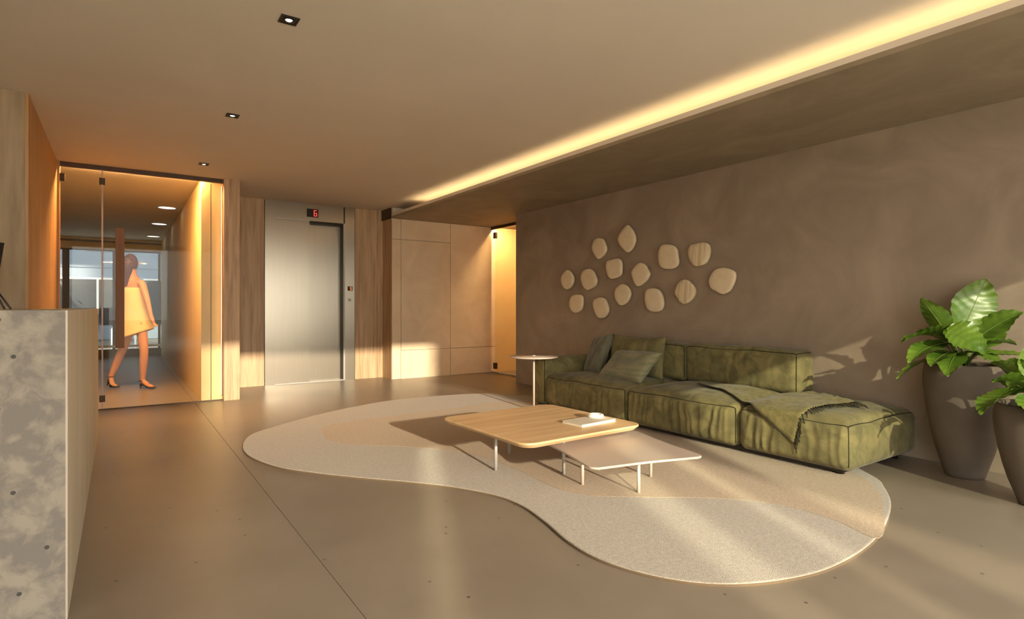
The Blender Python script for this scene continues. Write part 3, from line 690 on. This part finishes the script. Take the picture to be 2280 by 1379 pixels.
# ------------------------------------------------------------------ wall pebbles
PEB = [
 ([(298,575),(340,610),(362,665),(352,720),(325,765),(288,782),(250,755),(230,700),(234,645),(262,600)], 'small pale almond-shaped wall plaque nearest the corridor opening', 0),
 ([(515,563),(560,580),(590,630),(607,685),(590,745),(550,775),(505,790),(465,755),(445,700),(438,650),(460,590)], 'pale rounded wall plaque between the small almond and the square one beside it', 0),
 ([(632,238),(670,250),(695,295),(708,350),(695,400),(660,440),(622,462),(590,430),(565,380),(555,335),(575,270),(600,245)], 'pale egg-shaped wall plaque just below and beside the pointed topmost one', 0),
 ([(930,100),(965,130),(1000,190),(1013,250),(1000,310),(970,365),(930,390),(890,360),(850,310),(828,250),(850,190),(890,135)], 'tall pointed almond wall plaque, topmost of the whole cluster', 0),
 ([(770,465),(830,455),(866,490),(870,560),(862,625),(830,655),(770,672),(730,650),(708,590),(704,520),(720,480)], 'pale squarish wall plaque below the egg-shaped one', 0),
 ([(1070,500),(1115,520),(1145,570),(1165,620),(1140,680),(1095,725),(1045,752),(1005,720),(985,660),(973,610),(990,565),(1030,520)], 'pale wall plaque with one pointed side, directly below the tall almond one', 0),
 ([(1345,305),(1410,315),(1450,355),(1462,430),(1468,500),(1445,545),(1390,567),(1310,560),(1270,520),(1258,450),(1262,380),(1290,320)], 'plain upright rounded-square wall plaque beside the streaked top one', 0),
 ([(1740,283),(1785,305),(1803,360),(1795,430),(1760,500),(1710,530),(1650,538),(1605,500),(1580,440),(1573,370),(1600,315),(1660,295)], 'rounded triangular wall plaque with a vertical colour change, high in the cluster', 1),
 ([(1935,553),(2010,565),(2065,600),(2072,660),(2050,730),(2010,800),(1940,835),(1870,805),(1815,770),(1792,700),(1815,630),(1860,575)], 'largest tilted pale wall plaque at the planter end of the cluster', 0),
 ([(1540,677),(1590,700),(1630,750),(1650,795),(1630,860),(1590,910),(1535,938),(1485,915),(1450,860),(1432,815),(1450,750),(1490,695)], 'diamond-shaped streaked wall plaque beside the largest one', 1),
 ([(1190,770),(1250,780),(1290,830),(1307,890),(1310,950),(1285,1005),(1230,1022),(1165,1010),(1130,970),(1115,900),(1118,830),(1140,785)], 'broad rounded pale wall plaque, low above the sofa back cushion', 0),
 ([(880,725),(925,745),(955,790),(962,840),(935,910),(890,948),(850,950),(815,910),(795,850),(800,790),(835,745)], 'tan oval wall plaque in the middle of the lower row', 0),
 ([(640,866),(690,880),(715,930),(730,985),(720,1040),(690,1075),(640,1088),(605,1060),(580,1000),(567,940),(580,890)], 'lowest rounded pale wall plaque of the cluster', 0),
 ([(400,835),(445,845),(460,890),(455,960),(435,1005),(385,1032),(340,1010),(318,960),(320,900),(345,850)], 'small rounded-square pale wall plaque under the small almond one', 0)]
for pts_, lab, mi in PEB:
    XF = XR - .055
    P = spline([onx(1200 + a / 4.75, 480 + b_ / 4.75, XF) for a, b_ in pts_], 5)
    c = sum(P, Vector()) / len(P)
    def ring(sc_, x): return [Vector((x, c.y + (p.y - c.y) * sc_, c.z + (p.z - c.z) * sc_)) for p in P]
    th = thing('wall_plaque', (XR, c.y, c.z), lab, 'wall decor', 'pebble plaques on the plaster wall')
    MB().loft([ring(.93, XR - .022), ring(.985, XR - .026), ring(1, XR - .034), ring(1, XR - .046), ring(.985, XR - .053), ring(.95, XR - .057), ring(.7, XR - .059), ring(.3, XR - .060)]).build('stone_face', M['pebble_b'] if mi else M['pebble'], th)
    MB().tube([(XR - .024, c.y, c.z), (XR, c.y, c.z)], .03, 14).build('wall_mount', M['bronze'], th)

# ------------------------------------------------------------------ planters and plants
def planter(cx_, cy_, hgt, k, label):
    t = thing('planter', (cx_, cy_, 0), label, 'planter', 'tall tapered planters')
    pf = [(.001, 0), (.100, 0), (.108, .006), (.116, .035), (.132, .09), (.156, .17), (.181, .28), (.203, .40), (.218, .51), (.226, .60), (.226, .66), (.217, .72), (.211, .73), (.197, .73), (.192, .72), (.198, .69), (.198, .655)]
    MB().lathe([(r * k, z * hgt / .73) for r, z in pf], cx_, cy_, 64).build('pot', M['pot'], t)
    MB().lathe([(.001, .665 * hgt / .73), (.10 * k, .667 * hgt / .73), (.199 * k, .66 * hgt / .73)], cx_, cy_, 32).build('soil', M['soil'], t)
    return t
def leaf(par, base, tip, width, root, sag=.0, roll=0.0, cup=.18, arch=.06):
    base, tip, root = Vector(base), Vector(tip), Vector(root); n, m_ = 30, 8; width *= 1.28
    ctrl = (base + tip) / 2 + Vector((0, 0, arch))
    vs = []; fs = []
    ax = (tip - base).normalized(); side0 = ax.cross(Vector((0, 0, 1)))
    if side0.length < .2: side0 = Vector((.83, -.56, 0))
    side0.normalize(); side0 = Matrix.Rotation(math.radians(roll), 3, ax) @ side0
    for i in range(n + 1):
        t = i / n; p = (1 - t) ** 2 * base + 2 * t * (1 - t) * ctrl + t * t * tip; p.z -= sag * t ** 3
        tg = (2 * (1 - t) * (ctrl - base) + 2 * t * (tip - ctrl)).normalized()
        sd = (side0 - tg * side0.dot(tg)).normalized(); nr = sd.cross(tg)
        if nr.z < 0: nr = -nr
        wd = width / 2 * (math.sin(PI * min(1, t * .97 + .02) ** .78) ** .8) * (1 if t < .97 else .5) + .001
        for j in range(m_ + 1):
            v = 2 * j / m_ - 1
            ripple = .055 * width * math.sin(t * 44 - abs(v) * 7) * abs(v) ** .6 + .10 * width * math.sin(t * 9 + base.x * 40) * abs(v) ** 2 + .08 * width * noise.noise(Vector((t * 3 + base.x * 9, v * 1.5, tip.z * 9)))
            vs.append(p + sd * (v * wd) + nr * (cup * wd * abs(v) ** 1.3 + ripple * .5))
    for i in range(n):
        for j in range(m_): a = i * (m_ + 1) + j; fs.append((a, a + 1, a + m_ + 2, a + m_ + 1))
    o = MB().add(vs, fs, True).build('leaf', M['leaf'], par)
    rib = [vs[i * (m_ + 1) + m_ // 2] + Vector((0, 0, .001)) for i in range(n)]
    MB().tube(rib, [.004 * (1 - .8 * i / n) for i in range(n)], 5).build('midrib', M['stem'], o)
    md = (root + base) / 2 + Vector((0, 0, .015))
    MB().tube(spline([root, md, base], 5, False), .006, 6).build('stem', M['stem'], o)
    return o
P1 = onz(2148, 1060); p1x, p1y = P1.x, P1.y
planter(p1x, p1y, .735, 1.0, 'taller taupe planter next to the sofa end')
dp = p1x * S_ + p1y * C_
pl = thing('potted_plant', (p1x, p1y, .67), 'broad-leaved green plant growing in the taller planter by the sofa', 'plant', 'broad-leaved plants')
rt = Vector((p1x, p1y, .672))
L1 = [  # tip px, base px, depth offsets (tip, base), width, roll, arch
 ((2196, 622), (2140, 745), .06, .02, .21, 66, .02), ((2050, 664), (2112, 752), .05, .02, .12, 40, .02), ((2006, 762), (2105, 748), -.02, -.02, .15, 12, .05),
 ((2190, 792), (2105, 735), -.22, -.06, .20, 30, .05), ((2278, 696), (2160, 765), -.14, -.02, .16, 35, .04), ((2264, 768), (2160, 778), -.10, -.02, .12, -10, .05),
 ((1994, 842), (2110, 792), -.08, -.02, .09, 10, .05), ((2284, 794), (2170, 792), -.20, -.05, .10, 10, .03), ((2108, 838), (2128, 788), -.26, -.08, .12, 0, .03),
 ((2020, 806), (2105, 765), -.12, -.02, .12, -10, .05), ((2196, 800), (2150, 785), -.26, -.10, .09, 0, .03), ((2085, 700), (2125, 765), .12, .06, .13, 30, .02),
 ((2040, 742), (2112, 760), .10, .03, .14, 25, .05), ((2240, 730), (2165, 775), .02, .0, .15, 40, .05), ((2150, 690), (2138, 760), .12, .05, .15, 70, .01), ((2070, 815), (2118, 785), -.20, -.06, .11, 0, .03), ((2235, 815), (2170, 788), -.24, -.08, .10, 5, .03)]
for tp, bs, dt, db, wd, rl_, ar in L1:
    T_ = atd(tp[0], tp[1], dp + dt); B_ = atd(bs[0], bs[1], dp + db)
    T_.x = min(T_.x, XR - .03); leaf(pl, B_, T_, wd, rt, 0, rl_, .22, ar)
p2x, p2y = 4.225, .975
planter(p2x, p2y, .56, .93, 'shorter taupe planter standing in front of the taller one')
dp2 = p2x * S_ + p2y * C_
pl = thing('potted_plant', (p2x, p2y, .51), 'low broad-leaved green plant spilling over the shorter planter', 'plant', 'broad-leaved plants')
rt = Vector((p2x, p2y, .512))
L2 = [((2180, 922), (2275, 868), -.10, -.02, .16, 14, .05), ((2208, 848), (2285, 872), .04, .0, .12, 30, .05), ((2206, 806), (2270, 850), .10, .02, .11, 30, .03), ((2250, 868), (2300, 850), -.14, -.05, .10, 20, .04),
      ((2330, 760), (2300, 850), .02, .0, .17, 60, .02), ((2420, 800), (2330, 860), .0, .0, .16, 30, .05), ((2450, 900), (2330, 880), -.10, -.02, .15, 10, .05), ((2330, 950), (2310, 885), -.26, -.08, .16, 0, .04), ((2245, 800), (2290, 850), .05, .02, .12, 35, .03)]
for tp, bs, dt, db, wd, rl_, ar in L2:
    T_ = atd(tp[0], tp[1], dp2 + dt); B_ = atd(bs[0], bs[1], dp2 + db)
    T_.x = min(T_.x, XR - .03); leaf(pl, B_, T_, wd, rt, 0, rl_, .22, ar)

# ------------------------------------------------------------------ person in the hall
PD = .13 * S_ + 9.4 * C_
def pp(px, py, w_=0.0): return atd(px, py, PD + w_)
J = {'pelvis': pp(303, 706), 'waist': pp(298, 676), 'chest': pp(297, 643), 'neck': pp(295, 617), 'neck2': pp(293, 604), 'head': pp(291, 588), 'crown': pp(291, 575),
     'shR': pp(315, 627, -.04), 'elR': pp(328, 670, -.09), 'wrR': pp(336, 703, -.10), 'haR': pp(340, 714, -.10),
     'shL': pp(279, 626, .10), 'elL': pp(270, 664, .16), 'wrL': pp(270, 690, .28), 'haL': pp(271, 700, .30),
     'hpR': pp(313, 718, -.05), 'knR': pp(321, 782, -.06), 'anR': pp(317, 846, -.03), 'baR': pp(332, 860, -.06), 'toR': pp(341, 863, -.08),
     'hpL': pp(293, 718, .06), 'knL': pp(273, 778, .06), 'anL': pp(246, 842, .02), 'baL': pp(250, 866, .0), 'toL': pp(260, 869, -.01)}
J['anR'].z = .105; J['baR'].z = .04; J['toR'].z = .03; J['anL'].z = .155; J['baL'].z = .05; J['toL'].z = .03
RAD = {'pelvis': (.105, .09), 'waist': (.088, .072), 'chest': (.105, .078), 'neck': (.07, .055), 'neck2': (.050, .05), 'head': (.075, .085), 'crown': (.06, .07),
       'shR': (.052, .052), 'elR': (.038, .038), 'wrR': (.026, .026), 'haR': (.034, .02), 'shL': (.052, .052), 'elL': (.038, .038), 'wrL': (.026, .026), 'haL': (.034, .02),
       'hpR': (.078, .078), 'knR': (.055, .058), 'anR': (.034, .036), 'baR': (.034, .024), 'toR': (.028, .016), 'hpL': (.078, .078), 'knL': (.055, .058), 'anL': (.034, .036), 'baL': (.034, .024), 'toL': (.028, .016)}
J['cfR'] = J['knR'].lerp(J['anR'], .32); RAD['cfR'] = (.054, .056); J['cfL'] = J['knL'].lerp(J['anL'], .32); RAD['cfL'] = (.054, .056)
ED = [('pelvis', 'waist'), ('waist', 'chest'), ('chest', 'neck'), ('neck', 'neck2'), ('neck2', 'head'), ('head', 'crown'), ('chest', 'shR'), ('shR', 'elR'), ('elR', 'wrR'), ('wrR', 'haR'),
      ('chest', 'shL'), ('shL', 'elL'), ('elL', 'wrL'), ('wrL', 'haL'), ('pelvis', 'hpR'), ('hpR', 'knR'), ('knR', 'cfR'), ('cfR', 'anR'), ('anR', 'baR'), ('baR', 'toR'),
      ('pelvis', 'hpL'), ('hpL', 'knL'), ('knL', 'cfL'), ('cfL', 'anL'), ('anL', 'baL'), ('baL', 'toL')]
fwd = Vector((S_, C_, 0)); rgt = Vector((C_, -S_, 0))
def add_fingers(hand, wrist, tag_):
    ax = (J[hand] - J[wrist]).normalized(); sd = Vector((.5, .8, 0)).normalized(); sd = (sd - ax * sd.dot(ax)).normalized(); cu = ax.cross(sd)
    for i, (o_, ln) in enumerate(((-.024, .066), (-.008, .074), (.008, .070), (.024, .056))):
        a, b_, c_ = (f'{tag_}{i}{k}' for k in 'abc')
        J[a] = J[hand] + sd * o_ + ax * .030; J[b_] = J[a] + ax * ln * .55 + cu * .006; J[c_] = J[b_] + ax * ln * .40 + cu * .020
        RAD[a] = (.010, .010); RAD[b_] = (.009, .009); RAD[c_] = (.008, .008); ED.extend([(hand, a), (a, b_), (b_, c_)])
    a, b_ = f'{tag_}ta', f'{tag_}tb'
    J[a] = J[hand] - sd * .036 - ax * .005 + cu * .01; J[b_] = J[a] - sd * .012 + ax * .034 + cu * .012; RAD[a] = (.012, .012); RAD[b_] = (.009, .009); ED.extend([(hand, a), (a, b_)])
add_fingers('haR', 'wrR', 'fr'); add_fingers('haL', 'wrL', 'fl')
names = list(J); base_p = Vector(((J['baR'].x + J['baL'].x) / 2, (J['baR'].y + J['baL'].y) / 2, 0))
pe = thing('person', base_p, 'person in a short pale yellow dress walking away behind the glass screen', 'person')
me = bpy.data.meshes.new('body'); me.from_pydata([J[n] - base_p for n in names], [(names.index(a), names.index(b_)) for a, b_ in ED], [])
bo = bpy.data.objects.new('body', me); COL.objects.link(bo); bo.parent = pe; WL[bo] = base_p
sk = bo.modifiers.new('skin', 'SKIN'); sk.use_smooth_shade = True
for i, n in enumerate(names): me.skin_vertices[0].data[i].radius = RAD[n]
me.skin_vertices[0].data[names.index('pelvis')].use_root = True
ss = bo.modifiers.new('smooth', 'SUBSURF'); ss.levels = 2; ss.render_levels = 2
me.materials.append(M['skin'])
def ell(c, a, b_, yaw, tilt=(0, 0), n=28):
    u = Matrix.Rotation(yaw, 3, 'Z') @ rgt; v = Matrix.Rotation(yaw, 3, 'Z') @ fwd
    return [c + u * a * math.cos(2 * PI * k / n) + v * b_ * math.sin(2 * PI * k / n) + Vector((0, 0, tilt[0] * math.cos(2 * PI * k / n) + tilt[1] * math.sin(2 * PI * k / n))) for k in range(n)]
# head shape: cranium, face with nose, ears
hc = J['head'] + Vector((0, 0, .01)); face = (fwd * .93 - rgt * .36).normalized(); fs_ = Vector((face.y, -face.x, 0))
mb = MB(); rings = []
for k in range(13):
    a = -PI / 2 + PI * k / 12; rr = math.cos(a); z = math.sin(a) * .118
    rings.append([hc + Vector((0, 0, z)) + fs_ * (.076 * rr * math.cos(q)) + face * (.094 * rr * math.sin(q) + (.008 if z < 0 else 0) + (.016 * max(0, math.sin(q)) ** 12 if -.035 < z < .01 else 0)) for q in [2 * PI * j / 24 for j in range(24)]])
ho = mb.loft(rings, False).build('head', M['skin'], pe)
for s_ in (-1, 1):
    e_ = hc + fs_ * s_ * .076; MB().tube([e_ + Vector((0, 0, -.03)), e_ + Vector((0, 0, .0)) + fs_ * s_ * .008, e_ + Vector((0, 0, .028))], [.008, .013, .009], 8).build('ear', M['skin'], ho)
    MB().tube([hc + face * .086 + fs_ * s_ * .030 + Vector((0, 0, .008)), hc + face * .093 + fs_ * s_ * .030 + Vector((0, 0, .008))], .011, 10).build('eye', M['black'], ho)
MB().tube([hc + face * .094 - fs_ * .024 + Vector((0, 0, -.058)), hc + face * .100 + Vector((0, 0, -.056)), hc + face * .094 + fs_ * .024 + Vector((0, 0, -.058))], .006, 8).build('mouth', mat('lips', (168, 92, 80), rough=.5), ho)
mb = MB(); rings = []
for k in range(9):
    a = -.62 + (PI / 2 + .62) * k / 8; rr = math.cos(a); z = math.sin(a) * .130
    rings.append([hc - face * .014 + Vector((0, 0, z)) + fs_ * (.090 * rr * math.cos(q)) + face * (.104 * rr * math.sin(q) * (1 if math.sin(q) < 0 else .72)) for q in [2 * PI * j / 24 for j in range(24)]])
hr = mb.loft(rings, True).build('hair', M['hair'], pe)
b0 = hc - face * .095
MB().tube(spline([b0 + Vector((0, 0, .05)), b0 - face * .035 + Vector((0, 0, .0)), b0 - face * .02 - rgt * .02 + Vector((0, 0, -.12)), b0 - rgt * .045 + Vector((0, 0, -.24)), b0 - rgt * .06 + Vector((0, 0, -.30))], 6, False),
          [.035 + .028 * math.sin(PI * min(1, k / 16)) * (1 if k < 20 else .4) for k in range(25)], 12).build('ponytail', M['hair'], hr)
# dress: strapless, flared, hem higher at her right
def dp_(px, py, w_=0): return pp(px, py, w_)
yw = math.radians(18)
rings = [ell(dp_(297, 641), .138, .115, yw, (.0, 0)), ell(dp_(297, 655), .140, .120, yw), ell(dp_(297, 676), .142, .125, yw), ell(dp_(300, 700), .172, .150, yw), ell(dp_(301, 722), .195, .165, yw, (.02, 0)), ell(dp_(302, 742), .218, .190, yw, (.075, 0)), ell(dp_(302, 745), .217, .189, yw, (.078, 0))]
o = MB().loft(rings, False).build('dress', M['dress'], pe); sm = o.modifiers.new('thickness', 'SOLIDIFY'); sm.thickness = .006
for a, b_, c_, s_ in (('anR', 'baR', 'toR', 1), ('anL', 'baL', 'toL', 1)):
    A_, B_, C2 = J[a], J[b_], J[c_]
    dr = (Vector((C2.x, C2.y, 0)) - Vector((A_.x, A_.y, 0))).normalized(); heel = Vector((A_.x, A_.y, A_.z - .05)) - dr * .025
    sd = Vector((dr.y, -dr.x, 0))
    mb = MB(); cl = [heel, (heel + B_) / 2 + Vector((0, 0, -.012)), Vector((B_.x, B_.y, .014)), Vector((C2.x, C2.y, .012)) + dr * .03]
    mb.loft([[q + sd * w_ + Vector((0, 0, h_)) for w_, h_ in ((-x, 0), (x, 0), (x, .012), (-x, .012))] for q, x in zip(cl, (.022, .026, .036, .022))], smooth=False)
    so_ = mb.build('sandal', M['sandal'], pe)
    MB().tube([heel, Vector((heel.x, heel.y, 0.0)) - dr * .005 if a == 'anR' else heel + Vector((0, 0, -.075)) - dr * .03], [.016, .007], 8).build('heel', M['sandal'], so_)
    MB().tube([B_ - sd * .036 + Vector((0, 0, -.01)), B_ + Vector((0, 0, .028)), B_ + sd * .036 + Vector((0, 0, -.01))], .006, 6).build('strap', M['sandal'], so_)
    MB().tube([A_ + (dr * math.cos(q) + sd * math.sin(q)) * .040 for q in [2 * PI * k / 14 for k in range(15)]], .005, 6, False).build('strap', M['sandal'], so_)
